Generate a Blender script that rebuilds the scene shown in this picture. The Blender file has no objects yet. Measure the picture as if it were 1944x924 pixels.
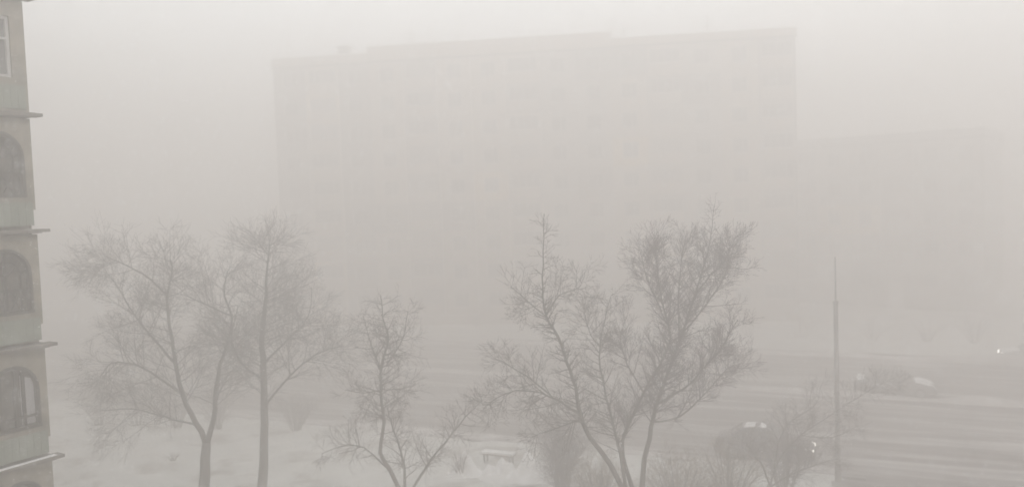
import bpy, bmesh, math, random
from mathutils import Vector, Matrix, noise
R = math.radians
random.seed(7)
scene = bpy.context.scene
col = scene.collection

# ------------------------------------------------------------------ camera
F = 1525.0            # focal length in pixels of the 1944 px wide photograph
CX, CY = 972.0, 462.0
PITCH, ROLL = 3.0, 2.0
EYE = Vector((0, 0, 12.2))
cam_d = bpy.data.cameras.new('camera')
cam = bpy.data.objects.new('camera', cam_d); col.objects.link(cam)
cam_d.sensor_width = 36.0
cam_d.lens = 36.0 * F / 1944.0
cam_d.clip_start = 0.1; cam_d.clip_end = 3000
CAMR = Matrix.Rotation(R(90 - PITCH), 3, 'X') @ Matrix.Rotation(R(-ROLL), 3, 'Z')
cam.matrix_world = Matrix.Translation(EYE) @ CAMR.to_4x4()
cam_d.dof.use_dof = True
cam_d.dof.focus_distance = 13.0
cam_d.dof.aperture_fstop = (cam_d.lens / 1000.0) / 0.034
scene.camera = cam

# ------------------------------------------------------------------ light
SUN_EL, SUN_AZ = 38.0, 150.0
w = bpy.data.worlds.new('World'); scene.world = w; w.use_nodes = True
nt = w.node_tree; nt.nodes.clear()
out = nt.nodes.new('ShaderNodeOutputWorld'); bg = nt.nodes.new('ShaderNodeBackground')
sky = nt.nodes.new('ShaderNodeTexSky'); sky.sky_type = 'NISHITA'; sky.sun_disc = False
sky.sun_elevation = R(SUN_EL); sky.sun_rotation = R(SUN_AZ); sky.dust_density = 4.0; sky.air_density = 1.0
# unbroken snow cloud: the clear-sky texture is almost wholly veiled by an even pale layer
mix = nt.nodes.new('ShaderNodeMix'); mix.data_type = 'RGBA'
mix.inputs[0].default_value = 0.88
mix.inputs[7].default_value = (8.6, 9.06, 9.22, 1)
nt.links.new(sky.outputs[0], mix.inputs[6])
nt.links.new(mix.outputs[2], bg.inputs[0]); bg.inputs[1].default_value = 0.15
nt.links.new(bg.outputs[0], out.inputs[0])
sd = bpy.data.lights.new('sun', 'SUN'); sd.energy = 0.6; sd.angle = R(30); sd.color = (1, .965, .92)
so = bpy.data.objects.new('sun', sd); col.objects.link(so)
so.rotation_euler = (R(90 - SUN_EL), 0, R(180 - SUN_AZ))
scene.view_settings.view_transform = 'Standard'; scene.view_settings.look = 'None'
scene.view_settings.gamma = 1.0; scene.view_settings.exposure = 0.74
cy = scene.cycles
cy.use_denoising = True
cy.max_bounces = 8; cy.volume_bounces = 5; cy.diffuse_bounces = 3
cy.transparent_max_bounces = 8
cy.use_adaptive_sampling = False

# ------------------------------------------------------------------ helpers
def ray(px, py):
    return (CAMR @ Vector(((px - CX) / F, -(py - CY) / F, -1.0))).normalized()
def at(px, py, Y):
    d = ray(px, py); return EYE + d * (Y / d.y)
def ground_at(px, py, z=0.0):
    d = ray(px, py); return EYE + d * ((z - EYE.z) / d.z)

def rgb(c): return (c[0], c[1], c[2], 1)
def mat(name, c, c2=None, scale=4.0, rough=0.9, bump=0.0, detail=5, metallic=0.0, emit=None, spec=0.3, stretch=None):
    m = bpy.data.materials.new(name); m.use_nodes = True
    n = m.node_tree.nodes; l = m.node_tree.links
    b = n['Principled BSDF']
    b.inputs['Roughness'].default_value = rough; b.inputs['Metallic'].default_value = metallic
    b.inputs['Specular IOR Level'].default_value = spec
    tc = n.new('ShaderNodeTexCoord'); nz = n.new('ShaderNodeTexNoise')
    nz.inputs['Scale'].default_value = scale; nz.inputs['Detail'].default_value = detail
    src = tc.outputs['Object']
    if stretch:
        mp = n.new('ShaderNodeMapping'); mp.inputs['Scale'].default_value = stretch
        l.new(src, mp.inputs[0]); src = mp.outputs[0]
    l.new(src, nz.inputs['Vector'])
    cr = n.new('ShaderNodeValToRGB')
    cr.color_ramp.elements[0].position = .32; cr.color_ramp.elements[1].position = .68
    cr.color_ramp.elements[0].color = rgb(c2 or [v * .8 for v in c]); cr.color_ramp.elements[1].color = rgb(c)
    l.new(nz.outputs['Fac'], cr.inputs[0]); l.new(cr.outputs[0], b.inputs['Base Color'])
    if bump:
        bp = n.new('ShaderNodeBump'); bp.inputs['Strength'].default_value = bump; bp.inputs['Distance'].default_value = .05
        l.new(nz.outputs['Fac'], bp.inputs['Height']); l.new(bp.outputs[0], b.inputs['Normal'])
    if emit:
        b.inputs['Emission Color'].default_value = rgb(emit[:3]); b.inputs['Emission Strength'].default_value = emit[3]
    return m

M = {
 'snow': mat('snow', (.60, .605, .585), (.48, .485, .47), .55, bump=.5, detail=9),
 'snow_cap': mat('fresh_snow', (.82, .82, .82), (.74, .74, .74), 3, bump=.3),
 'bark': mat('bark', (.105, .088, .075), (.055, .046, .04), 9, bump=.5, stretch=(1, 1, .3)),
 'bark_grey': mat('grey_bark', (.11, .10, .092), (.06, .055, .05), 9, bump=.5, stretch=(1, 1, .3)),
 'twig': mat('twig_bark', (.10, .075, .065), (.055, .042, .038), 3),
 'twig_hazed': mat('haze_paled_twig_bark', (.20, .185, .18), (.11, .10, .098), 3),  # twig colour lightened so the left pair fades as if in thicker haze
 'bank': mat('dirty_ploughed_snow', (.56, .54, .53), (.34, .325, .32), 1.2, bump=.6, detail=9),
 'twig_plum': mat('plum_twig_bark', (.10, .068, .075), (.055, .038, .045), 3),
 'twig_tan': mat('tan_twig_bark', (.20, .14, .08), (.11, .078, .05), 3),
 'panel': mat('concrete_panel', (.36, .33, .31), (.30, .275, .26), .5, bump=.1, detail=8),
 'panel_warm': mat('warm_concrete_panel', (.40, .34, .29), (.33, .28, .24), .5, bump=.1, detail=8),
 'panel_stain': mat('stained_concrete_panel', (.25, .23, .22), (.18, .165, .16), .8, bump=.1, detail=8),
 'panel_ochre': mat('ochre_concrete_panel', (.50, .37, .22), (.42, .31, .19), .8, bump=.1, detail=8),
 'panel_far': mat('grey_render', (.33, .31, .30), (.27, .26, .25), .5, detail=8),
 'core': mat('dark_interior', (.24, .23, .225), None, 1),
 'trim': mat('white_frame', (.45, .44, .43), None, 3, rough=.5),
 'glass': mat('window_glass', (.15, .15, .15), (.09, .09, .09), .3, rough=.12, spec=.6),
 'dusty': mat('dusty_glass', (.12, .11, .095), (.025, .022, .02), 4.5, rough=.4, detail=8),
 'roofing': mat('roof_felt', (.10, .10, .10), None, 1),
 'tan': mat('tan_plaster', (.29, .26, .21), (.135, .125, .10), 1.7, bump=.4, detail=9),
 'green': mat('grey_green_sheet', (.20, .225, .185), (.155, .175, .145), 1.6, rough=.7, detail=8),
 'slab': mat('weathered_concrete', (.17, .15, .13), (.10, .088, .078), 3, bump=.3, detail=9),
 'lattice': mat('dark_painted_frame', (.04, .034, .03), (.028, .024, .02), 5),
 'curtain': mat('pale_curtain', (.46, .45, .47), (.36, .35, .36), 2),
 'steel': mat('galvanised_steel', (.27, .265, .255), (.20, .195, .19), 3, rough=.6, metallic=.2),
 'car_dark': mat('dark_plum_paint', (.085, .07, .08), None, 2, rough=.3, spec=.5),
 'car_grey': mat('grey_paint', (.12, .115, .115), None, 2, rough=.3, spec=.5),
 'car_white': mat('silver_paint', (.38, .38, .38), None, 2, rough=.3, spec=.5),
 'tyre': mat('tyre_rubber', (.025, .025, .025), None, 4),
 'rim': mat('wheel_rim', (.25, .25, .26), None, 4, rough=.4, metallic=.5),
 'lamp': mat('lit_headlamp', (.9, .88, .82), None, 1, emit=(1, .96, .88, 1.7)),
 'lamp_beam': mat('full_beam_headlamp', (.9, .88, .82), None, 1, emit=(1, .96, .88, 7.5)),
 'lamp_off': mat('lamp_glass', (.5, .5, .5), None, 1, rough=.2),
 'red': mat('tail_lamp', (.3, .02, .02), None, 1, rough=.3),
 'wood': mat('weathered_wood', (.17, .12, .085), (.10, .075, .055), 5, stretch=(1, 6, 6)),
 'kerb': mat('kerb_stone', (.26, .25, .24), (.20, .19, .185), 3, bump=.3),
 'flake': mat('snowflake_ice', (.9, .9, .9), None, 2),
}
def road_material():
    m = mat('slushy_asphalt', (.15, .132, .128), (.095, .084, .081), .35, rough=.75, detail=9, bump=.3)
    n = m.node_tree.nodes; l = m.node_tree.links
    b = n['Principled BSDF']; base = [x for x in n if x.type == 'VALTORGB'][0]
    tc = n.new('ShaderNodeTexCoord'); mp = n.new('ShaderNodeMapping'); mp.inputs['Scale'].default_value = (.085, 1.0, 1)
    nz = n.new('ShaderNodeTexNoise'); nz.inputs['Scale'].default_value = 1.0; nz.inputs['Detail'].default_value = 9; nz.inputs['Roughness'].default_value = .62; nz.inputs['Distortion'].default_value = .5
    cr = n.new('ShaderNodeValToRGB'); cr.color_ramp.elements[0].position = .47; cr.color_ramp.elements[1].position = .68
    cr.color_ramp.elements[0].color = (0, 0, 0, 1); cr.color_ramp.elements[1].color = (1, 1, 1, 1)
    mx = n.new('ShaderNodeMix'); mx.data_type = 'RGBA'; mx.inputs[7].default_value = (.46, .45, .44, 1)
    l.new(tc.outputs['Object'], mp.inputs[0]); l.new(mp.outputs[0], nz.inputs['Vector']); l.new(nz.outputs['Fac'], cr.inputs[0])
    l.new(cr.outputs[0], mx.inputs[0]); l.new(base.outputs[0], mx.inputs[6]); l.new(mx.outputs[2], b.inputs['Base Color'])
    return m
M['road'] = road_material()
def yard_material():
    m = mat('trodden_snow', (.60, .605, .585), (.47, .475, .46), .8, bump=.6, detail=9)
    n = m.node_tree.nodes; l = m.node_tree.links
    b = n['Principled BSDF']; base = [x for x in n if x.type == 'VALTORGB'][0]
    tc = n.new('ShaderNodeTexCoord'); nz = n.new('ShaderNodeTexNoise'); nz.inputs['Scale'].default_value = .42; nz.inputs['Detail'].default_value = 8; nz.inputs['Roughness'].default_value = .62
    cr = n.new('ShaderNodeValToRGB'); cr.color_ramp.elements[0].position = .52; cr.color_ramp.elements[1].position = .64
    cr.color_ramp.elements[0].color = (0, 0, 0, 1); cr.color_ramp.elements[1].color = (.8, .8, .8, 1)
    mx = n.new('ShaderNodeMix'); mx.data_type = 'RGBA'; mx.inputs[7].default_value = (.20, .18, .155, 1)  # bare-ground patches, also painted in for the shade of snow hollows
    l.new(tc.outputs['Object'], nz.inputs['Vector']); l.new(nz.outputs['Fac'], cr.inputs[0])
    l.new(cr.outputs[0], mx.inputs[0]); l.new(base.outputs[0], mx.inputs[6]); l.new(mx.outputs[2], b.inputs['Base Color'])
    return m
M['yard'] = yard_material()

def tag(o, label=None, cat=None, group=None, kind=None):
    if label: o['label'] = label
    if cat: o['category'] = cat
    if group: o['group'] = group
    if kind: o['kind'] = kind
    return o
def empty(name, loc=(0, 0, 0), rz=0.0):
    o = bpy.data.objects.new(name, None); col.objects.link(o)
    o.location = loc; o.rotation_euler.z = rz; o.empty_display_size = .3
    return o
class MB:
    def __init__(s): s.v = []; s.f = []; s.mi = []
    def add(s, vs, fs, mi=0):
        k = len(s.v); s.v += [tuple(a) for a in vs]; s.f += [tuple(i + k for i in f) for f in fs]; s.mi += [mi] * len(fs)
        return s
    def box(s, x0, x1, y0, y1, z0, z1, mi=0):
        vs = [(x0,y0,z0),(x1,y0,z0),(x1,y1,z0),(x0,y1,z0),(x0,y0,z1),(x1,y0,z1),(x1,y1,z1),(x0,y1,z1)]
        return s.add(vs, [(0,3,2,1),(4,5,6,7),(0,1,5,4),(1,2,6,5),(2,3,7,6),(3,0,4,7)], mi)
    def tube(s, pts, rad, n=6, cap=True, mi=0):
        vs = []; prev = None
        N = len(pts)
        for i, p in enumerate(pts):
            d = (pts[min(i + 1, N - 1)] - pts[max(i - 1, 0)])
            if d.length < 1e-9: d = Vector((0, 0, 1))
            d.normalize()
            if prev is None:
                a = Vector((1, 0, 0)) if abs(d.x) < .8 else Vector((0, 1, 0))
                a = (a - d * a.dot(d)).normalized()
            else:
                a = prev - d * prev.dot(d)
                a = a.normalized() if a.length > 1e-6 else d.orthogonal().normalized()
            prev = a; b = d.cross(a); r = rad[i]
            for k in range(n):
                t = 2 * math.pi * k / n
                vs.append(p + a * (r * math.cos(t)) + b * (r * math.sin(t)))
        fs = [(i*n+k, i*n+(k+1) % n, (i+1)*n+(k+1) % n, (i+1)*n+k) for i in range(N - 1) for k in range(n)]
        if cap: fs += [tuple(range(n))[::-1], tuple((N-1)*n + k for k in range(n))]
        return s.add(vs, fs, mi)
    def mesh(s, name, mats, smooth=False):
        me = bpy.data.meshes.new(name); me.from_pydata(s.v, [], s.f)
        for m in (mats if isinstance(mats, (list, tuple)) else [mats]): me.materials.append(m)
        if any(s.mi): me.polygons.foreach_set('material_index', s.mi)
        if smooth: me.polygons.foreach_set('use_smooth', [True] * len(me.polygons))
        me.update(); return me
    def build(s, name, mats, parent=None, smooth=False, loc=(0, 0, 0)):
        return put(name, s.mesh(name, mats, smooth), parent, loc)
def put(name, me, parent=None, loc=(0, 0, 0), rz=0.0):
    o = bpy.data.objects.new(name, me); col.objects.link(o); o.location = loc; o.rotation_euler.z = rz
    if parent: o.parent = parent
    return o
def copy_tree(o, parent=None):
    c = o.copy(); col.objects.link(c); c.parent = parent
    for ch in list(o.children): copy_tree(ch, c)
    return c
def fbm(x, y, s, o=4):
    return noise.fractal(Vector((x * s, y * s, 3.7)), 1.0, 2.0, o)

# ------------------------------------------------------------------ ground, road, yard
ROAD_A = math.atan2(-.402, .916)            # the road runs to the right and nearer
U = Vector((math.cos(ROAD_A), math.sin(ROAD_A), 0)); N = Vector((-U.y, U.x, 0))
def rd(u, n, z=0.0): return U * u + N * n + Vector((0, 0, z))

g = MB(); S = 420
g.add([(-S, -120, -.25), (S, -120, -.25), (S, 520, -.25), (-S, 520, -.25)], [(0, 1, 2, 3)])
tag(g.build('ground', M['snow']), kind='structure')

def sheet(name, m, u0, u1, n0, n1, du, dn, hf):
    nu = int((u1 - u0) / du) + 1; nn = int((n1 - n0) / dn) + 1
    b = MB(); vs = []
    for j in range(nn):
        for i in range(nu):
            u = u0 + (u1 - u0) * i / (nu - 1); n = n0 + (n1 - n0) * j / (nn - 1)
            vs.append((u, n, hf(u, n)))
    fs = [(j*nu+i, j*nu+i+1, (j+1)*nu+i+1, (j+1)*nu+i) for j in range(nn-1) for i in range(nu-1)]
    b.add(vs, fs)
    o = b.build(name, m, smooth=True); o.rotation_euler.z = ROAD_A
    return tag(o, kind='structure')
def ruts(u, n):
    h = .03 * fbm(u * .12, n, 1.1, 4)
    for c in (39.6, 41.4, 45.0, 46.9, 54.0, 55.8, 59.2, 61.0):
        h -= .035 * math.exp(-((n - c - .35 * math.sin(u * .05 + c)) / .28) ** 2)
    return h
sheet('road', M['road'], -150, 110, 36.3, 64, 1.0, .22, ruts)
UE = .4
def yardh(u, n):
    h = .16 + .10 * fbm(u, n, .18, 5) + .05 * fbm(u + 40, n, .9, 4)
    e = u - (UE - 1.6 + 1.1 * fbm(n, 3, .5, 4))
    if e > 0: h -= .45 * min(1, e / 1.3)
    # trodden hollows
    h -= .16 * max(0, fbm(u - 9, n * 1.6, .45, 3))
    for s0 in (0, 1):   # two trodden paths
        c = 20 + 9 * s0 + 2.2 * math.sin(u * .13 + s0 * 2)
        h -= (.10 + .06 * math.sin(u * 4.2)) * math.exp(-((n - c) / .45) ** 2)
    return h
sheet('snow_yard', M['yard'], -75, UE, 4, 36.0, .40, .40, yardh)
sheet('driveway', M['road'], UE - 3.2, 60, 4, 36.28, 1.0, .5, lambda u, n: .01 + .02 * fbm(u, n, .7, 4))
sheet('snow_verge', M['snow'], -150, 110, 64.25, 118, 2.0, 1.5, lambda u, n: .14 + .10 * fbm(u, n, .1, 4))
def kerb_line(n0, u0, u1):
    me = MB().box(0, 2.98, 0, .22, -.2, .13).mesh('kerb_stone', M['kerb'])
    r = tag(empty('kerb', rd(u0, n0), ROAD_A), kind='structure')
    k = 0; u = 0.0
    while u < u1 - u0 and k < 70:
        put('kerb_stone', me, r, (u, 0, random.uniform(-.012, .012))); u += 3.0; k += 1
kerb_line(36.04, -60, UE - .5)
kerb_line(64.02, -60, 60)
def ridge(n0, u0, u1, hgt, wid, label, seed):
    b = MB(); vs = []; k = 9; st = .6; nu = int((u1 - u0) / st)
    for i in range(nu + 1):
        u = u0 + st * i
        hh = hgt * max(.12, .62 + .75 * fbm(u + seed, 0, .16, 4)); ww = wid * (.8 + .5 * fbm(u + seed, 9, .2, 3))
        if i in (0, nu): hh = .01
        c = n0 + .3 * fbm(u, seed, .05, 2)
        for j in range(k):
            t = -1 + 2 * j / (k - 1)
            vs.append((u, c + ww * t + .06 * fbm(u * 3, j, .5, 2), max(0, hh * (1 - t * t) ** .8 * (1 + .3 * fbm(u * 2, j * 2, .6, 3))) - .06 * (abs(t) > .99)))
    b.add(vs, [(i*k+j, (i+1)*k+j, (i+1)*k+j+1, i*k+j+1) for i in range(nu) for j in range(k - 1)])
    o = b.build('snow_bank', M['bank'], smooth=True); o.rotation_euler.z = ROAD_A
    return tag(o, label, 'snow bank', 'ploughed snow banks along the road')
ridge(51.0, -90, 70, .42, .62, 'thin bank of ploughed snow running between the two carriageways of the road', 3)
ridge(63.2, -110, 80, .55, .8, 'bank of ploughed snow along the far kerb, in front of the long block', 31)
ridge(36.9, -40, UE - 1, .22, .5, 'bank of ploughed snow along the near kerb, between yard and road', 77)

# ------------------------------------------------------------------ panel blocks across the road
def panel_with_opening(w_, h_, ox0, ox1, oz0, oz1, t=.28, gap=.03):
    """a facade panel of width w_, height h_, with a rectangular opening and reveals; front face at y=0"""
    b = MB(); x0, x1, z0, z1 = gap, w_ - gap, gap, h_ - gap
    b.box(x0, ox0, 0, t, z0, z1); b.box(ox1, x1, 0, t, z0, z1)
    b.box(ox0, ox1, 0, t, z0, oz0); b.box(ox0, ox1, 0, t, oz1, z1)
    return b
MOD, FH = 3.38, 2.8
def window_mesh(w_, h_, mull):
    b = MB(); e = .07
    b.box(0, w_, 0, .09, 0, e); b.box(0, w_, 0, .09, h_ - e, h_); b.box(0, e, 0, .09, e, h_ - e); b.box(w_ - e, w_, 0, .09, e, h_ - e)
    for m_ in mull: b.box(w_ * m_ - .03, w_ * m_ + .03, .01, .085, e, h_ - e)
    b.box(-.05, w_ + .05, -.14, 0.002, -.05, -.004)
    return b.mesh('window', M['trim'])
PM = {}
def make_block(name, loc, rz, sections, floors, pm, label, plinth=1.1):
    root = empty(name, loc, rz); tag(root, label, 'apartment block', 'blocks of flats across the road')
    key = pm.name
    tones = [pm, pm, M['panel'], M['panel_stain'], M['panel_ochre']]
    wps = [panel_with_opening(MOD, FH, .95, 2.45, .85, 2.30).mesh('wall_panel', q) for q in tones]
    lps = [panel_with_opening(MOD, FH, .25, MOD - .25, .12, 2.55).mesh('loggia_panel', q) for q in tones]
    cr_ = random.Random(len(sections) * 7 + floors)
    ct = [cr_.choice((0, 0, 1, 2, 3)) for _ in range(40)]
    w1 = window_mesh(1.5, 1.45, (.62,)); w2 = window_mesh(2.86, 1.35, (.25, .5, .75))
    g1 = MB().box(.07, 1.43, .03, .06, .07, 1.38).mesh('pane', M['glass'])
    g2 = MB().box(.07, 2.79, .03, .06, .07, 1.28).mesh('pane', M['glass'])
    rail = MB().box(0, 2.88, 0, .09, 0, 1.02).mesh('loggia_parapet', pm)
    x = 0.0
    for (nm, top, dy) in sections:
        W = nm * MOD; H = plinth + floors * FH
        c = MB().box(x + .05, x + W - .05, dy + .30, dy + 12.0, -.3, H); c.build('wall', M['core'], root)
        gb = MB().box(x - .001, x + .05, dy + .02, dy + 12.0, -.3, H); gb.box(x + W - .05, x + W + .001, dy + .02, dy + 12.0, -.3, H)
        gb.box(x + .05, x + W - .05, dy + .01, dy + .29, -.3, plinth)
        gb.build('gable_and_plinth', pm, root)
        rf = MB().box(x - .12, x + W + .12, dy - .15, dy + 12.15, H, H + .18).build('roof', M['roofing'], root)
        pr = MB().box(x - .1, x + W + .1, dy - .12, dy + .12, H + .18, H + top)
        pr.box(x - .1, x + .12, dy + .12, dy + 12.1, H + .18, H + top); pr.box(x + W - .12, x + W + .1, dy + .12, dy + 12.1, H + .18, H + top)
        pr.build('parapet', pm, rf)
        MB().box(x - .12, x + W + .12, dy - .14, dy + .14, H + top, H + top + .10).build('snow_cap', M['snow_cap'], rf)
        for i in range(nm):
            for k in range(floors):
                px_, pz = x + i * MOD, plinth + k * FH
                ti = ct[int(px_ / MOD + .5)]
                if cr_.random() < .22: ti = cr_.choice((2, 3, 4))
                if (i + (0 if nm % 2 else 1)) % 3 == 1:
                    put('loggia_panel', lps[ti], root, (px_, dy, pz))
                    put('loggia_parapet', rail, root, (px_ + .25, dy + .05, pz + .13))
                    if random.random() < .6:
                        f = put('window', w2, root, (px_ + .26, dy + .06, pz + 1.17)); put('pane', g2, f)
                else:
                    put('wall_panel', wps[ti], root, (px_, dy, pz))
                    f = put('window', w1, root, (px_ + .95, dy + .12, pz + .85)); put('pane', g1, f)
        x += W
    return root, plinth + floors * FH
fl = at(530, 380, 82.0); fr = at(1512, 380, 75.2)
dv = Vector((fr.x - fl.x, fr.y - fl.y, 0)); brz = math.atan2(dv.y, dv.x)
nb = dv.length / 15.0
blk, HB = make_block('apartment_block', (fl.x, fl.y, 0), brz, [(3, 1.0, .0), (7, 1.55, -.35), (5, .85, -.7)], 9, M['panel_warm'],
    'long nine-storey panel block of flats standing faint in the snow haze across the road')
blk.scale.x = nb / MOD
# roof furniture, parts of the block
def vent(x, y, w_, d_, h_, z):
    v = MB().box(x, x + w_, y, y + d_, z, z + h_).build('roof_vent', M['slab'], blk)
    MB().box(x - .15, x + w_ + .15, y - .15, y + d_ + .15, z + h_, z + h_ + .15).build('vent_cap', M['roofing'], v)
vent(6.6, 1.0, 1.0, 1.0, 1.75, HB + .18)
vent(17.0, 5.5, 2.6, 2.5, 1.5, HB + .18); vent(41.0, 6.0, 2.8, 2.2, 1.3, HB + .18)
for ax, ah in ((14.2, 3.1), (19.0, 2.6), (34.0, 3.0), (35.1, 2.4), (43.0, 2.8)):
    a = MB().tube([Vector((ax, .8, HB + .18)), Vector((ax, .8, HB + .18 + ah))], [.05, .03], 5)
    for q in range(4):
        zz = HB + ah - .1 - q * .3
        a.tube([Vector((ax - .6 + q * .06, .8, zz)), Vector((ax + .6 - q * .06, .8, zz))], [.02, .02], 4)
    a.build('antenna', M['steel'], blk)
p2 = at(1500, 380, 87.0); p2r = at(1868, 380, 75.5); dv2 = Vector((p2r.x - p2.x, p2r.y - p2.y, 0))
blk2, H2 = make_block('apartment_block', (p2.x, p2.y, 0), math.atan2(dv2.y, dv2.x), [(6, .9, 0)], 5, M['panel_far'],
    'lower five-storey block of flats beyond the right end of the long block', plinth=1.3)
blk2.scale.x = dv2.length / (6 * MOD); blk2.scale.z = 17.6 / (H2 + .9)

# ------------------------------------------------------------------ near building at the left edge
FA = math.atan2(.853, .522)                 # facade direction, pointing away from the camera
cor = at(72, 440, 19.7)
nbld = empty('corner_apartment_building', (cor.x, cor.y, 0), FA)
tag(nbld, 'near tan apartment building with arched windows and jutting floor slabs at the left edge', 'apartment building')
# local frame: x along the facade (0 at the corner, negative towards us), y = into the building
BAY, NB, SL = 1.72, 8, 2.8
Z0 = .68
def arch_pts(cx, hw, z0, zs, n=12):
    pts = [(cx + hw, z0), (cx + hw, zs)]
    pts += [(cx + hw * math.cos(math.pi * i / n), zs + hw * 1.05 * math.sin(math.pi * i / n)) for i in range(1, n)]
    pts += [(cx - hw, zs), (cx - hw, z0)]
    return pts
def hole_panel(w_, h_, hole, t):
    b = MB(); cx = sum(p[0] for p in hole) / len(hole); cz = sum(p[1] for p in hole) / len(hole)
    outer = []
    for (x, z) in hole:
        dx, dz = x - cx, z - cz
        s = min([((w_ - cx) if dx > 0 else -cx) / dx if abs(dx) > 1e-6 else 1e9, ((h_ - cz) if dz > 0 else -cz) / dz if abs(dz) > 1e-6 else 1e9])
        outer.append((cx + dx * s, cz + dz * s))
    ring_i, ring_o = [], []
    corners = [(w_, 0), (w_, h_), (0, h_), (0, 0)]
    n = len(hole)
    for i in range(n):
        ring_i.append(hole[i]); ring_o.append(outer[i])
        a, c = outer[i], outer[(i + 1) % n]
        for k in corners:   # insert a corner between neighbours lying on different sides
            on = lambda p: (abs(p[0]) < 1e-6, abs(p[0] - w_) < 1e-6, abs(p[1]) < 1e-6, abs(p[1] - h_) < 1e-6)
            if not any(u and v for u, v in zip(on(a), on(c))) and any(u and v for u, v in zip(on(a), on(k))) and any(u and v for u, v in zip(on(c), on(k))):
                ring_i.append(hole[i]); ring_o.append(k)
    m = len(ring_i)
    for y in (0, t):
        vs = [(p[0], y, p[1]) for p in ring_i] + [(p[0], y, p[1]) for p in ring_o]
        b.add(vs, [(i, (i+1) % m, m + (i+1) % m, m + i) for i in range(m)])
    for ring in (ring_i, ring_o):
        vs = [(p[0], 0, p[1]) for p in ring] + [(p[0], t, p[1]) for p in ring]
        b.add(vs, [(i, (i+1) % m, m + (i+1) % m, m + i) for i in range(m)])
    return b
WX = BAY - .20 - .60
def arch_frame(kind):
    hw = .60; b = MB()
    op = [Vector((x, .07, z)) for x, z in arch_pts(WX, hw - .03, .80, 1.70)]
    b.tube(op, [.075] * len(op), 6)
    b.box(WX - hw, WX + hw, -.02, .12, .74, .82)
    if kind == 0:      # lattice of two arcs and crossbars
        for r_ in (.36,):
            ip = [Vector((x, .07, z)) for x, z in arch_pts(WX, r_, .80, 1.62)]
            b.tube(ip, [.028] * len(ip), 5)
        for q in range(7):
            a_ = math.pi * (q + .5) / 7
            b.tube([Vector((WX + .36 * math.cos(a_), .07, 1.62 + .36 * math.sin(a_))), Vector((WX + .57 * math.cos(a_), .07, 1.70 + .58 * math.sin(a_)))], [.02, .02], 4)
        for q in range(4):
            x_ = WX - .5 + q * .3
            b.tube([Vector((x_, .06, .84)), Vector((x_ + .22, .08, 1.30))], [.018, .018], 4); b.tube([Vector((x_ + .22, .05, .84)), Vector((x_, .09, 1.30))], [.018, .018], 4)
        b.box(WX - hw + .03, WX + hw - .03, .03, .11, 1.30, 1.36); b.box(WX - .03, WX + .03, .035, .105, .82, 2.28)
        for s in (-1, 1): b.tube([Vector((WX, .07, 1.62)), Vector((WX + s * .42, .07, 2.08))], [.022, .022], 5)
    else:              # tall mullions, pale curtain showing in the right light
        for x in (-.30, .06, .24): b.box(WX + x - .03, WX + x + .03, .03, .11, .82, 2.22 - abs(x) * .3)
        b.box(WX - hw + .03, WX + hw - .03, .035, .105, 1.02, 1.07)
    return b.mesh('window_frame', M['lattice'])
def arch_pane():
    h = arch_pts(WX, .58, .80, 1.70); b = MB()
    vs = [(x, .14, z) for x, z in h] + [(x, .16, z) for x, z in h]; n = len(h)
    return b.add(vs, [tuple(range(n)), tuple(range(n, 2*n))[::-1]] + [(i, (i+1) % n, n+(i+1) % n, n+i) for i in range(n)]).mesh('pane', M['glass'])
ap_mesh = hole_panel(BAY - .02, SL - .16, [(x, z) for x, z in arch_pts(WX, .60, .78, 1.70)], .24).mesh('wall_panel', M['tan'])
rp_mesh = hole_panel(BAY - .02, SL - .16, [(WX + .45, .80), (WX + .45, 1.6), (WX + .45, 2.25), (WX, 2.25), (WX - .45, 2.25), (WX - .45, 1.6), (WX - .45, .80), (WX, .80)], .24).mesh('wall_panel', M['tan'])
rf_m = MB(); 
for (a0, a1, c0, c1) in ((-.45, .45, .80, .87), (-.45, .45, 2.18, 2.25), (-.45, -.38, .87, 2.18), (.38, .45, .87, 2.18), (-.03, .03, .87, 2.18), (-.38, .38, 1.7, 1.75)):
    rf_m.box(WX + a0, WX + a1, .06 if a0 != -.03 else .065, .13, c0, c1)
rf_m = rf_m.mesh('window_frame', M['trim'])
rg = MB().box(WX - .39, WX + .39, .15, .17, .86, 2.19).mesh('pane', M['glass'])
fr0, fr1, pane_m = arch_frame(0), arch_frame(1), arch_pane()
pane_m.materials[0] = M['dusty']
par = MB(); par.box(.04, BAY - .10, -.05, -.004, .06, .62)
for i in range(9): par.box(.08 + i * .17, .105 + i * .17, -.065, -.05, .08, .60)
par = par.mesh('apron_sheet', M['green'])
cur = MB(); vs = []; nn = 14
for j in range(nn + 1):
    xx = WX + .20 + .32 * j / nn
    for zz in (.84, 2.05): vs.append((xx, .132 - .006 * math.cos(j * 2.2), zz if zz < 1 else zz - .12 * j / nn))
cur.add(vs, [(2*j, 2*j+2, 2*j+3, 2*j+1) for j in range(nn)]); cur = cur.mesh('curtain', M['curtain'])
FLO = 9
for k in range(FLO):
    zb = Z0 + SL * k + .08
    for i in range(NB):
        x = -BAY * (i + 1)
        if k in (5,) or k > 5:
            put('wall_panel', rp_mesh, nbld, (x, 0, zb)); f = put('window_frame', rf_m, nbld, (x, 0, zb)); put('pane', rg, f)
        else:
            put('wall_panel', ap_mesh, nbld, (x, 0, zb)); cu = (k in (0, 2)) if i == 0 else (k + i) % 2 == 0
            f = put('window_frame', (fr1 if cu else fr0), nbld, (x, 0, zb)); put('pane', pane_m, f)
            if cu: put('curtain', cur, f)
        if k < 6: put('apron_sheet', par, nbld, (x, 0, zb))
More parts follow.
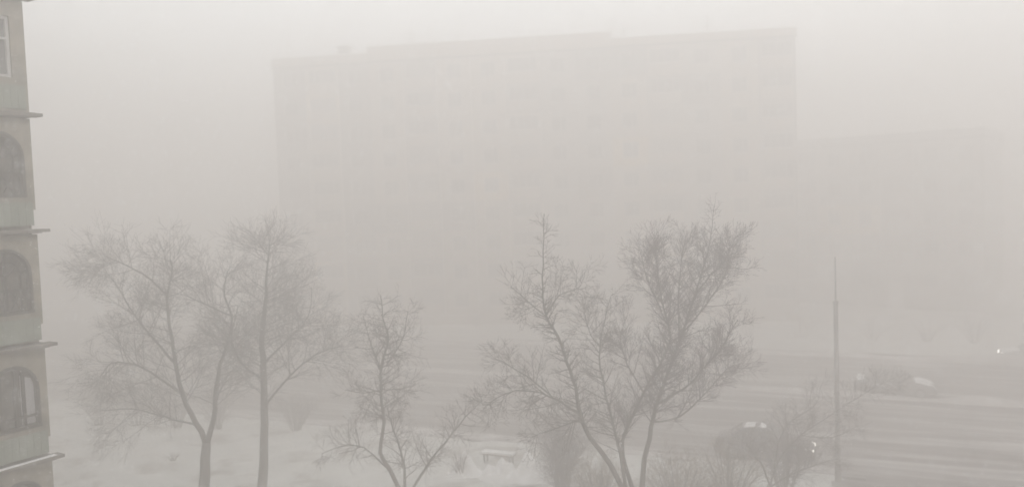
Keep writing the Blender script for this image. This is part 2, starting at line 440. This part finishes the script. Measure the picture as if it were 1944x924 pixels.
for k in range(FLO + 1):
    z = Z0 + SL * k; b = MB()
    b.box(-BAY * NB, .0, -.20, .30, z - .05, z + .05); b.box(-BAY * NB, .0, -.26, -.20, z - .02, z + .05); b.box(.0, .17, -.24, .10, z - .03, z + .045)
    s = b.build('floor_slab', M['slab'], nbld)
    if k <= 2: MB().box(-BAY * NB + .02, .0, -.20, -.07, z + .052, z + .068).build('snow_cap', M['snow_cap'], s)
MB().box(-BAY * NB, -.03, .31, 11, -.3, Z0 + SL * FLO + .6).build('wall', M['tan'], nbld)
MB().box(-BAY * NB, .0, .02, .30, -.3, Z0 - .08).build('plinth', M['slab'], nbld)
MB().box(-.028, .0, .27, 11, Z0 - .08, Z0 + SL * FLO - .08).build('end_wall', M['tan'], nbld)
MB().box(-BAY * NB - .2, .3, -.1, 11.2, Z0 + SL * FLO + .62, Z0 + SL * FLO + .8).build('roof', M['roofing'], nbld)

# ------------------------------------------------------------------ trees and shrubs
class Tree:
    def __init__(s, seed): s.r = random.Random(seed); s.wood = MB(); s.tw = MB()
    def rv(s, a=1.0): return Vector((s.r.gauss(0, a), s.r.gauss(0, a), s.r.gauss(0, a)))
    def path(s, p, d, L, n, wob, up):
        pts = [p.copy()]; d = d.normalized()
        for i in range(n):
            d = (d + s.rv(wob) + Vector((0, 0, up))).normalized(); p = p + d * (L / n); pts.append(p.copy())
        return pts
    def grow(s, pts, r0, r1, lvl, child, start=.25):
        """child = list of (number per metre, length, spread, upward pull) per level"""
        N_ = len(pts)
        if lvl > 0: s.tw.tube(pts, [r0 + (r1 - r0) * i / (N_ - 1) for i in range(N_)], 4 if lvl == 1 else 3, False)
        if lvl >= len(child): return
        per, CL, spread, up = child[lvl]
        L = sum((pts[i+1] - pts[i]).length for i in range(N_ - 1)); k = max(1, int(L * per + s.r.random()))
        for _ in range(k):
            t = start + (1 - start) * s.r.random(); q = t * (N_ - 1); i = min(int(q), N_ - 2); f = q - i
            p = pts[i].lerp(pts[i+1], f); ax = (pts[i+1] - pts[i]).normalized()
            side = s.rv(); side = (side - ax * side.dot(ax)).normalized()
            d = (ax * (1 - spread) + side * spread).normalized()
            l2 = CL * (1.15 - .65 * t) * s.r.uniform(.55, 1.2); rr = max(.0035, (r0 + (r1 - r0) * t) * .55)
            n_ = 5 if lvl == 0 else 3
            s.grow(s.path(p, d, l2, n_, .085, up), min(rr, [.018, .0075, .0055][min(lvl, 2)]), .0034, lvl + 1, child, .15)
    def limb(s, P, r0, r1, child, start=.2, smooth=3):
        # smooth polyline by Catmull-Rom
        Q = []
        for i in range(len(P) - 1):
            a, b, c, d = P[max(i-1, 0)], P[i], P[i+1], P[min(i+2, len(P)-1)]
            for k in range(smooth):
                t = k / smooth
                Q.append(.5 * ((2*b) + (c-a)*t + (2*a-5*b+4*c-d)*t*t + (3*b-a-3*c+d)*t**3))
        Q.append(P[-1])
        Q = [q + s.rv(.012) for q in Q]
        n = len(Q)
        s.wood.tube(Q, [r0 + (r1 - r0) * (i / (n-1)) ** .8 for i in range(n)], 8, True)
        s.grow(Q, r0, r1, 0, child, start)
    def build(s, name, label, cat, group, base, bark, twig, wood_name='trunk'):
        root = tag(empty(name, base), label, cat, group)
        off = Vector(base)
        for b, nm, m in ((s.wood, wood_name, bark), (s.tw, 'crown' if cat == 'tree' else 'twigs', twig)):
            b.v = [(v[0] - off.x, v[1] - off.y, v[2] - off.z) for v in b.v]
            q = b.build(nm, m, root, smooth=True)
            if b is s.tw: q['kind'] = 'stuff'
        return root
def pl(Y, *pts):
    """points of a limb: (px, py[, metres nearer])"""
    return [at(p[0], p[1], Y - (p[2] if len(p) > 2 else 0)) for p in pts]
TG = 'bare trees in the snowy yard'
# 1 forked tree on the left
t = Tree(11); Y = 28.5; ch = [(5.5, 2.3, .62, .03), (7, 1.05, .5, .03), (6, .5, .45, .02)]
base = at(384, 990, Y); base.z = 0.05
t.limb([base] + pl(Y, (387, 930), (390, 870), (392, 838)), .24, .155, [], 1)
t.limb(pl(Y, (393, 842), (372, 802), (346, 748), (333, 690, .1), (326, 640, .2), (317, 585, .2), (320, 548, .3), (327, 515, .4), (322, 492, .5)), .115, .02, ch)
t.limb(pl(Y, (391, 842), (407, 792), (410, 742), (417, 692, -.2), (430, 655, -.4), (440, 600, -.6), (425, 560, -.8), (432, 515, -1)), .11, .02, ch)
t.limb(pl(Y, (346, 748), (300, 715, .5), (255, 690, .9), (210, 690, 1.4), (190, 715, 1.6)), .05, .012, ch)
t.limb(pl(Y, (333, 690), (290, 640, -.4), (250, 590, -.8), (220, 540, -1.1), (192, 505, -1.2)), .05, .012, ch)
t.limb(pl(Y, (319, 560), (270, 520, .5), (232, 500, .8), (205, 488, 1)), .04, .01, ch)
t.limb(pl(Y, (440, 600), (385, 575, .3), (350, 560, .7)), .035, .01, ch)
t.limb(pl(Y, (375, 806), (310, 790, .8), (250, 775, 1.4), (200, 780, 1.8)), .04, .01, ch)
t.build('bare_tree', 'bare grey tree whose thick trunk forks low, leftmost in the snowy yard', 'tree', TG, base, M['bark_grey'], M['twig_hazed'])
# 2 straight tree
t = Tree(12); Y = 29.5; base = at(496, 990, Y); base.z = .05
t.limb([base] + pl(Y, (498, 930), (500, 860), (501, 780), (500, 700), (497, 640), (503, 580), (505, 550), (507, 505), (512, 462)), .225, .02,
       [(6.5, 2.6, .66, .03), (7, 1.05, .5, .03), (6, .5, .45, .02)], .35)
t.limb(pl(Y, (502, 770), (540, 725, .5), (575, 690, .9), (615, 665, 1.1), (650, 655, 1.3)), .05, .012, ch)
t.limb(pl(Y, (501, 720), (460, 690, .6), (440, 640, .9), (452, 580, 1.1)), .05, .012, ch)
t.limb(pl(Y, (500, 690), (550, 640, -.6), (585, 600, -.9), (592, 545, -1)), .045, .01, ch)
t.build('bare_tree', 'bare tree with one straight grey trunk, just right of the forked tree', 'tree', TG, base, M['bark_grey'], M['twig_hazed'])
# 3 slim tree
t = Tree(13); Y = 26.0; base = at(768, 1040, Y); base.z = .05
ch3 = [(8, 1.05, .68, .03), (8, .6, .52, .03), (6, .32, .45, .02)]
t.limb([base] + pl(Y, (768, 990), (766, 950)), .13, .10, [], 1)
t.limb(pl(Y, (764, 955), (748, 905), (722, 858), (729, 800), (722, 745), (726, 690), (736, 645), (727, 600), (722, 560)), .085, .014, ch3, .35)
t.limb(pl(Y, (768, 955), (768, 900, .2), (760, 850, .4), (742, 800, .6), (735, 770, .7)), .06, .012, ch3)
t.limb(pl(Y, (768, 955), (805, 890, .2), (845, 840, .4), (885, 790, .7), (915, 760, .9)), .055, .01, ch3)
t.limb(pl(Y, (738, 890), (690, 850, .3), (650, 845, .6), (610, 862, .9)), .03, .008, ch3)
t.limb(pl(Y, (726, 740), (690, 745, .5), (655, 740, .7)), .022, .008, ch3)
t.limb(pl(Y, (726, 740), (760, 738, -.4), (790, 730, -.6)), .022, .008, ch3)
t.limb(pl(Y, (722, 700), (700, 640, -.2), (690, 600, -.4)), .025, .008, ch3)
t.limb(pl(Y, (736, 690), (765, 640, .3), (775, 590, .5)), .022, .008, ch3)
t.build('bare_tree', 'slim bare young tree with a kinked stem, left of the snow-topped bench', 'tree', TG, base, M['bark'], M['twig'])
# 4 centre tree, left part with tall spire
t = Tree(14); Y = 23.0; base = at(1196, 1120, Y); base.z = .05
ch4 = [(9, 1.1, .62, .05), (9, .55, .5, .05), (7, .30, .45, .03)]
t.limb([base] + pl(Y, (1198, 1040), (1194, 975), (1188, 930)), .17, .12, [], 1)
t.limb(pl(Y, (1190, 940), (1158, 880), (1120, 830), (1102, 785), (1092, 735), (1076, 688), (1060, 640), (1036, 598), (1030, 545), (1031, 480), (1033, 405)), .085, .010, [(11, .72, .66, .05), (10, .34, .5, .05), (6, .2, .45, .03)], .25)
t.limb(pl(Y, (1104, 790), (1060, 760, .3), (1010, 742, .5), (965, 745, .8), (925, 768, 1)), .035, .009, ch4)
t.limb(pl(Y, (1050, 755, .3), (1000, 715, .2), (960, 690, .1), (940, 680, 0)), .025, .008, ch4)
t.limb(pl(Y, (1036, 600), (1000, 570, .4), (970, 545, .6)), .02, .007, ch4)
t.limb(pl(Y, (1036, 600), (1062, 560, -.3), (1100, 545, -.5), (1112, 515, -.6)), .02, .007, ch4)
t.limb(pl(Y, (1188, 930), (1178, 860, -.4), (1158, 780, -.6), (1140, 700, -.8), (1140, 640, -.9), (1160, 560, -1)), .06, .009, ch4)
t.limb(pl(Y, (1120, 835), (1105, 800, .6), (1060, 810, .9), (1010, 830, 1.2)), .03, .008, ch4)
t.limb(pl(Y, (1140, 660, -.8), (1115, 620, -1), (1105, 560, -1.1)), .022, .007, ch4)
t.build('bare_tree', 'bare brown tree with a tall thin spire, left one of the central pair', 'tree', TG, base, M['bark'], M['twig'])
# 5 centre tree, right part with dense crown
t = Tree(15); Y = 24.2; base = at(1226, 1090, Y); base.z = .05
ch5 = [(11, 1.15, .58, .09), (11, .52, .48, .09), (8, .28, .42, .05)]
t.limb([base] + pl(Y, (1222, 1010), (1216, 950)), .18, .13, [], 1)
t.limb(pl(Y, (1216, 960), (1222, 890), (1232, 830), (1246, 772), (1268, 705), (1296, 630), (1318, 565), (1336, 508), (1345, 472)), .095, .016, ch5, .3)
t.limb(pl(Y, (1343, 482), (1350, 445), (1354, 415), (1359, 384)), .016, .006, [(11, .5, .62, .08), (9, .26, .5, .06), (6, .16, .45, .03)], .1)
t.limb(pl(Y, (1214, 960), (1192, 900, .3), (1181, 850, .4), (1192, 808, .4), (1224, 742, .4), (1252, 690, .5), (1272, 640, .6), (1256, 570, .7), (1246, 500, .8), (1243, 450, .8)), .075, .010, ch5, .3)
t.limb(pl(Y, (1290, 640), (1288, 570, -.4), (1292, 510, -.6), (1300, 455, -.7)), .035, .008, ch5)
t.limb(pl(Y, (1318, 560), (1352, 520, .3), (1378, 490, .5), (1396, 450, .6)), .03, .008, ch5)
t.limb(pl(Y, (1296, 630), (1340, 580, .5), (1372, 530, .7), (1384, 490, .8)), .03, .008, ch5)
t.limb(pl(Y, (1256, 590, .6), (1228, 530, .9), (1214, 470, 1)), .025, .007, ch5)
t.limb(pl(Y, (1250, 765), (1300, 735, .4), (1340, 695, .6), (1375, 650, .9), (1400, 605, 1)), .04, .009, ch5)
t.limb(pl(Y, (1240, 800), (1290, 790, -.4), (1340, 745, -.7), (1380, 700, -1), (1410, 690, -1.2)), .035, .008, ch5)
t.limb(pl(Y, (1222, 745), (1190, 690, -.3), (1178, 640, -.5), (1190, 600, -.6)), .03, .008, ch5)
t.build('bare_tree', 'bare brown tree with the densest crown leaning right, right one of the central pair', 'tree', TG, base, M['bark'], M['twig_plum'])
# 6 low spreading tree at the right, in front of the dark car
t = Tree(16); Y = 29.5; base = at(1455, 1010, Y); base.z = .05
ch6 = [(8, 1.1, .62, .05), (8, .55, .5, .05), (6, .3, .45, .03)]
t.limb([base] + pl(Y, (1456, 960), (1462, 915)), .11, .08, [], 1)
t.limb(pl(Y, (1462, 920), (1480, 870), (1520, 825), (1565, 795), (1610, 765), (1660, 735), (1700, 715)), .032, .006, ch6)
t.limb(pl(Y, (1462, 920), (1440, 870, .4), (1415, 850, .7), (1385, 840, 1)), .04, .009, ch6)
t.limb(pl(Y, (1470, 890), (1478, 840, -.3), (1500, 800, -.5), (1545, 770, -.6), (1560, 730, -.7)), .035, .008, ch6)
t.limb(pl(Y, (1520, 825), (1580, 830, .5), (1630, 805, .7)), .025, .007, ch6)
t.limb(pl(Y, (1460, 925), (1500, 900, .5), (1550, 880, .9), (1590, 870, 1.1)), .035, .008, ch6)
t.build('bare_tree', 'low spreading bare tree in front of the dark car with a lit headlamp', 'tree', TG, base, M['bark'], M['twig'])

def shrub(px, py, Y, hgt, wid, nst, seed, label, twm, group, per=5, name='bare_shrub', zb=.1):
    t = Tree(seed); b = at(px, py, Y); b.z = zb
    for i in range(nst):
        a = t.r.random() * 6.283; rr = t.r.random() ** .6
        tip = b + Vector((math.cos(a) * wid * rr, math.sin(a) * wid * rr * .8, hgt * t.r.uniform(.65, 1) * (1 - .25 * rr * rr)))
        s0 = b + Vector((math.cos(a) * .15 * wid * rr, math.sin(a) * .12 * wid * rr, 0)); mid = s0.lerp(tip, .5) + Vector((0, 0, hgt * .12))
        t.limb([s0, mid, tip], .022, .006, [(per, .34 * hgt, .6, .06), (per, .16 * hgt, .58, .04)], .2)
    return t.build(name, label, 'shrub', group, b, M['bark'], twm, 'stems')
SG = 'bare shrubs in the yard'
shrub(1068, 960, 31.5, 3.5, 1.15, 34, 41, 'dark plum-coloured bare shrub left of the central pair of trees', M['twig_plum'], SG, 5.5)
shrub(1140, 990, 28.5, 3.0, 1.0, 32, 42, 'reddish tan bare shrub at the foot of the central pair of trees', M['twig_tan'], SG)
shrub(1290, 1000, 28.5, 3.1, 1.5, 36, 43, 'wide tan bare shrub right of the central pair of trees', M['twig_tan'], SG)
shrub(1385, 990, 29.5, 3.0, 1.4, 30, 44, 'tan bare shrub left of the low spreading tree', M['twig_tan'], SG)
shrub(1490, 975, 31.0, 3.1, 1.5, 26, 45, 'plum-coloured bare shrub under the low spreading tree', M['twig_plum'], SG)
shrub(875, 905, 35.0, 1.3, .7, 12, 46, 'small bare shrub beside the left end of the snow-topped bench', M['twig'], SG)
shrub(330, 885, 38.8, .42, .5, 14, 47, 'tiny dark tuft of twigs poking from the open snow', M['twig'], SG)
HG = 'roadside bushes behind the left trees'
for i, (px, lab) in enumerate(((190, 'dark bare roadside bush nearest the near building'), (262, 'second roadside bush from the near building, left of the forked trunk'),
        (338, 'third roadside bush from the near building, behind the forked tree'), (415, 'roadside bush seen between the forked and the straight trunk'),
        (560, 'roadside bush right of the straight trunk'))):
    gp = ground_at(px, 806 + (px - 100) * .034)
    shrub(px, 806, gp.y, 2.3 + .25 * math.sin(i * 2.3), 1.45, 20, 60 + i, lab, M['twig'], HG, 5, 'roadside_bush', .05)
FG = 'bushes along the far side of the road'
for i, px in enumerate((800, 905, 1010, 1110, 1420, 1520, 1655, 1760, 1850)):
    n_ = 70.0; d = ray(px, 600); k = n_ / d.dot(N); p = EYE + d * k
    where = ['leftmost', 'second from left', 'third from left', 'fourth, behind the spire tree', 'fifth, right of the dense crown', 'sixth, left of the pole', 'seventh, right of the pole', 'eighth, behind the grey car', 'rightmost'][i]
    shrub(px, 600, p.y, 2.2 + .3 * math.sin(i * 1.7), 2.0, 12, 80 + i, 'faint bush on the far verge, ' + where + ' of the far bushes', M['twig'], FG, 3.5, 'verge_bush', .1)

# ------------------------------------------------------------------ snow heaps, bench
def heap(px, py, w_, h_, seed, label):
    p = ground_at(px, py); b = MB(); n = 22; vs = []
    for j in range(n + 1):
        for i in range(n + 1):
            x, y = -1 + 2 * i / n, -1 + 2 * j / n
            rr = min(1, math.hypot(x, y)); q = (1 - rr ** 2) ** 1.3
            hh = h_ * q * (1 + 1.3 * fbm(x * w_ + seed, y * w_, 1.5, 4)) + .07 * q * fbm(x * 9 + seed, y * 9, .8, 3)
            vs.append((x * w_, y * w_ * .7, max(-.1, hh) - .05 * (q < .01)))
    b.add(vs, [(j*(n+1)+i, j*(n+1)+i+1, (j+1)*(n+1)+i+1, (j+1)*(n+1)+i) for j in range(n) for i in range(n)])
    return tag(b.build('snow_heap', M['snow_cap'], smooth=True, loc=(p.x, p.y, .12)), label, 'snow heap', 'shovelled snow heaps')
heap(1030, 905, 1.5, .75, 5, 'larger rough heap of shovelled snow left of the dark plum shrub')
heap(950, 912, 1.0, .60, 15, 'lumpy heap of shovelled snow in front of the snow-topped bench')
heap(885, 905, .9, .50, 25, 'small low heap of shovelled snow by the slim young tree')
bp_ = ground_at(947, 884)
bench = tag(empty('park_bench', (bp_.x, bp_.y, .12), ROAD_A), 'backless wooden bench topped with snow at the yard edge by the snow heaps', 'bench')
sl = MB().box(-.8, .8, 0, .09, 0, .035).mesh('seat_slat', M['wood'])
for i in range(4): put('seat_slat', sl, bench, (0, -.22 + i * .115, .43))
for x in (-.65, .65):
    lb = MB(); lb.box(x - .03, x + .03, -.22, -.16, 0, .43); lb.box(x - .03, x + .03, .14, .20, 0, .43); lb.box(x - .031, x + .031, -.159, .139, .37, .427)
    lb.build('leg', M['steel'], bench)
MB().box(-.79, .79, -.20, .20, .468, .56).build('snow_cap', M['snow_cap'], bench)

# ------------------------------------------------------------------ posts
pp = rd(-1.1, 35.6)
post = tag(empty('utility_pole', (pp.x, pp.y, 0.1)), 'tall stepped steel pole behind the low spreading tree, thick below and thin above', 'pole', None)
V3 = Vector
MB().tube([V3((0, 0, -.1)), V3((0, 0, .5))], [.13, .13], 16).build('base', M['steel'], post)
MB().tube([V3((0, 0, .5)), V3((0, 0, 4)), V3((0, 0, 7.45))], [.105, .10, .09], 16).build('pole', M['steel'], post, smooth=False)
MB().tube([V3((0, 0, 7.45)), V3((0, 0, 8.4)), V3((0, 0, 9.35))], [.035, .03, .028], 10).build('upper_pole', M['steel'], post)
MB().tube([V3((0, 0, 7.4)), V3((0, 0, 7.52))], [.11, .11], 16).build('collar', M['steel'], post)
d = ray(588, 600); k = 65.5 / d.dot(N); q = EYE + d * k
p2_ = tag(empty('lamp_post', (q.x, q.y, .1)), 'distant thin lamp post on the far kerb, right of the straight-trunked tree', 'lamp post', None)
MB().tube([V3((0, 0, -.1)), V3((0, 0, 6.6))], [.11, .06], 10).build('pole', M['steel'], p2_)
MB().tube([V3((0, 0, 6.55)), V3((0, -.5, 6.75)), V3((0, -1.1, 6.8))], [.04, .035, .03], 8).build('arm', M['steel'], p2_)
l2 = MB().box(-.12, .12, -1.6, -1.05, 6.75, 6.87).build('lamp_head', M['steel'], p2_)
MB().box(-.09, .09, -1.52, -1.12, 6.715, 6.748).build('diffuser', M['lamp_off'], l2)

# ------------------------------------------------------------------ cars
def make_car(px, py, flip, paint, label, lights, snow, L=4.3, Wd=1.72, hatch=False, z=0.0):
    p = ground_at(px, py); root = tag(empty('car', (p.x, p.y, z), ROAD_A + (math.pi if flip else 0)), label, 'car', 'cars on the snowy road')
    h = Wd / 2
    # lower body: stations along x (front at +L/2), each a closed section
    st = [(-L/2, .42, .80, .86), (-L/2 + .10, .28, .93, .95), (-1.35, .24, .96, 1.0), (-.6, .22, .95, 1.0), (.5, .22, .94, 1.0), (1.0, .23, .92, 1.0), (1.55, .25, .84, .98), (L/2 - .12, .30, .72, .92), (L/2, .42, .62, .80)]
    b = MB(); vs = []
    for (x, z0, z1, ws) in st:
        ww = h * ws; zm = z0 + (z1 - z0) * .55
        vs += [(x, -ww * .93, z0), (x, -ww, z0 + .12), (x, -ww, zm), (x, -ww * .93, z1 - .03), (x, -ww * .6, z1 + .02), (x, 0, z1 + .035),
               (x, ww * .6, z1 + .02), (x, ww * .93, z1 - .03), (x, ww, zm), (x, ww, z0 + .12), (x, ww * .93, z0)]
    k = 11
    b.add(vs, [(i*k+j, (i+1)*k+j, (i+1)*k+(j+1) % k, i*k+(j+1) % k) for i in range(len(st)-1) for j in range(k)] + [tuple(range(k)), tuple((len(st)-1)*k + j for j in range(k))[::-1]])
    b.build('body', paint, root, smooth=True)
    rearx = -1.95 if hatch else -1.6
    base = [(rearx, .93), (-.95 if not hatch else -1.62, 1.40), (-.3, 1.46), (.25, 1.42), (1.02, .92)]
    g_ = MB(); vs = []
    for (x, zz) in base:
        t_ = (zz - .92) / .54; ww = h * (.92 - .20 * t_); vs += [(x, -ww, zz), (x, ww, zz)]
    for s in (0, 1): pass
    n = len(base)
    fs = [(2*i, 2*i+2, 2*i+3, 2*i+1) for i in range(n-1)] + [tuple(2*i for i in range(n))[::-1], tuple(2*i+1 for i in range(n)), (0, 1, 2*n-1, 2*n-2)]
    g_.add(vs, fs); g_.build('windows', M['glass'], root)
    rf = MB(); xs = [base[1][0] - .03, -.3, .28]; zs = [1.405, 1.47, 1.425]; vs = []
    for x, zz in zip(xs, zs): vs += [(x, -h*.735, zz - .045), (x, -h*.66, zz + .02), (x, 0, zz + .05), (x, h*.66, zz + .02), (x, h*.735, zz - .045)]
    rf.add(vs, [(5*i+j, 5*i+5+j, 5*i+6+j, 5*i+1+j) for i in range(2) for j in range(4)])
    for s in (-1, 1):
        for a, c in ((base[0], base[1]), (base[4], base[3]), ((-.35, .94), (-.3, 1.44))):
            ya = s * h * (.925 - .20 * ((a[1] - .92) / .54)); yc = s * h * (.925 - .20 * ((c[1] - .92) / .54))
            rf.tube([V3((a[0], ya, a[1])), V3((c[0], yc, c[1]))], [.035, .03], 5)
    rf.build('roof', paint, root, smooth=False)
    for x in (-1.32, 1.33):
        for s in (-1, 1):
            y = s * (h - .10)
            def disc(r, w_, m, nm, par=None):
                return MB().tube([V3((x, y - w_, .31)), V3((x, y + w_, .31))], [r, r], 18).build(nm, m, par)
            wh = MB().tube([V3((x, y - .115, .31)), V3((x, y + .115, .31))], [.20, .20], 16).build('wheel', M['rim'], root)
            ty = MB(); vs = []; nseg = 20
            for q_ in range(nseg):
                c_, s_ = math.cos(q_ * 2 * math.pi / nseg), math.sin(q_ * 2 * math.pi / nseg)
                for rr, yy in ((.20, -.11), (.29, -.11), (.315, -.06), (.315, .06), (.29, .11), (.20, .11)): vs.append((x + c_ * rr, y + yy, .31 + s_ * rr))
            ty.add(vs, [(q_*6+j, ((q_+1) % nseg)*6+j, ((q_+1) % nseg)*6+(j+1) % 6, q_*6+(j+1) % 6) for q_ in range(nseg) for j in range(6)])
            ty.build('tyre', M['tyre'], wh)
    for s in (-1, 1):
        hl = MB().tube([V3((L/2 - .14, s*h*.64, .60)), V3((L/2 + .015, s*h*.62, .58))], [.12, .10], 12)
        hl.build('headlight', M[lights] if lights else M['lamp_off'], root)
        MB().box(-L/2 - .012, -L/2 + .08, s*h*.66 - .12, s*h*.66 + .12, .62, .76).build('tail_light', M['red'], root)
        MB().box(.68, .80, s*(h + .02) - .09, s*(h + .02) + .09, .93, 1.06).build('mirror', paint, root)
    MB().box(L/2 - .03, L/2 + .05, -h*.78, h*.78, .28, .45).build('bumper', M['tyre'], root)
    MB().box(-L/2 - .05, -L/2 + .03, -h*.78, h*.78, .32, .50).build('bumper', M['tyre'], root)
    MB().box(L/2 - .02, L/2 + .022, -.26, .26, .31, .42).build('number_plate', M['trim'], root)
    def cap(x0, x1, w_, z0a, z0b, th):
        c = MB(); vs = []; nx, ny = 8, 6
        for i in range(nx + 1):
            for j in range(ny + 1):
                tx, ty_ = i / nx, -1 + 2 * j / ny
                e = max(0, (1 - (2*tx - 1) ** 4)) * max(0, (1 - ty_ ** 4))
                vs.append((x0 + (x1 - x0) * tx, w_ * ty_, z0a + (z0b - z0a) * tx + th * e * (1 + .5 * fbm(i + px, j, .5, 2)) + (0 if e > 0 else -.03)))
        c.add(vs, [(i*(ny+1)+j, (i+1)*(ny+1)+j, (i+1)*(ny+1)+j+1, i*(ny+1)+j+1) for i in range(nx) for j in range(ny)])
        c.build('snow_cap', M['snow_cap'], root, smooth=True)
    if 'roof' in snow: cap(xs[0] + .05, .2, h*.60, 1.445, 1.475, .05)
    if 'bonnet' in snow: cap(1.08, L/2 - .16, h*.84, .955, .78, .09)
    if 'boot' in snow: cap(-L/2 + .08, rearx - .02, h*.84, .95, .97, .09)
    return root
make_car(1452, 866, False, M['car_dark'], 'dark plum car with lit headlamp and snowy roof behind the low spreading tree', 'lamp', ('roof',))
make_car(1698, 748, False, M['car_grey'], 'grey car with snowy bonnet and boot, right of the pole beside the middle bank', False, ('bonnet', 'boot'))
make_car(1967, 688, True, M['car_white'], 'silver car with lit headlamps driving in at the right edge of the photo', 'lamp_beam', ('roof', 'bonnet'))

# ------------------------------------------------------------------ falling snow
fk = MB(); rr = random.Random(5)
for q_ in range(30000):
    y = 5 + 45 * rr.random() ** .8 if q_ > 5000 else 1.3 + 4.5 * rr.random() ** .7; p = V3((rr.uniform(-1, 1) * y * .72, y, 12.2 + rr.uniform(-.42, .34) * y))
    if p.z < .3: continue
    s_ = rr.uniform(.004, .0085) * (.48 if y < 3 else .62 if y < 9 else 1)
    a = V3((rr.gauss(0, 1), rr.gauss(0, 1), rr.gauss(0, 1))).normalized() * s_; b_ = a.orthogonal().normalized() * s_ * .8; c_ = a.cross(b_).normalized() * s_ * .7
    k = len(fk.v); fk.v += [tuple(p + a), tuple(p - a), tuple(p + b_), tuple(p - b_), tuple(p + c_), tuple(p - c_)]
    fk.f += [(k, k+2, k+4), (k+2, k+1, k+4), (k+1, k+3, k+4), (k+3, k, k+4), (k+2, k, k+5), (k+1, k+2, k+5), (k+3, k+1, k+5), (k, k+3, k+5)]; fk.mi += [0] * 8
tag(fk.build('falling_snow', M['flake']), 'fine snowflakes falling through the air all over the view', 'snow', kind='stuff')

# ------------------------------------------------------------------ haze
HAZE_DENSITY = 0.036
hb = MB().box(-400, 400, -100, 500, -1.25, 31.5)
hm = bpy.data.materials.new('snow_haze'); hm.use_nodes = True
n = hm.node_tree.nodes; n.clear(); ho = n.new('ShaderNodeOutputMaterial'); pv = n.new('ShaderNodeVolumePrincipled')
pv.inputs['Color'].default_value = (.824, .791, .768, 1); pv.inputs['Density'].default_value = HAZE_DENSITY; pv.inputs['Anisotropy'].default_value = 0.5
hm.node_tree.links.new(pv.outputs[0], ho.inputs['Volume'])
tag(hb.build('haze', hm), 'thick pale snow haze filling the whole view', 'haze', kind='stuff')
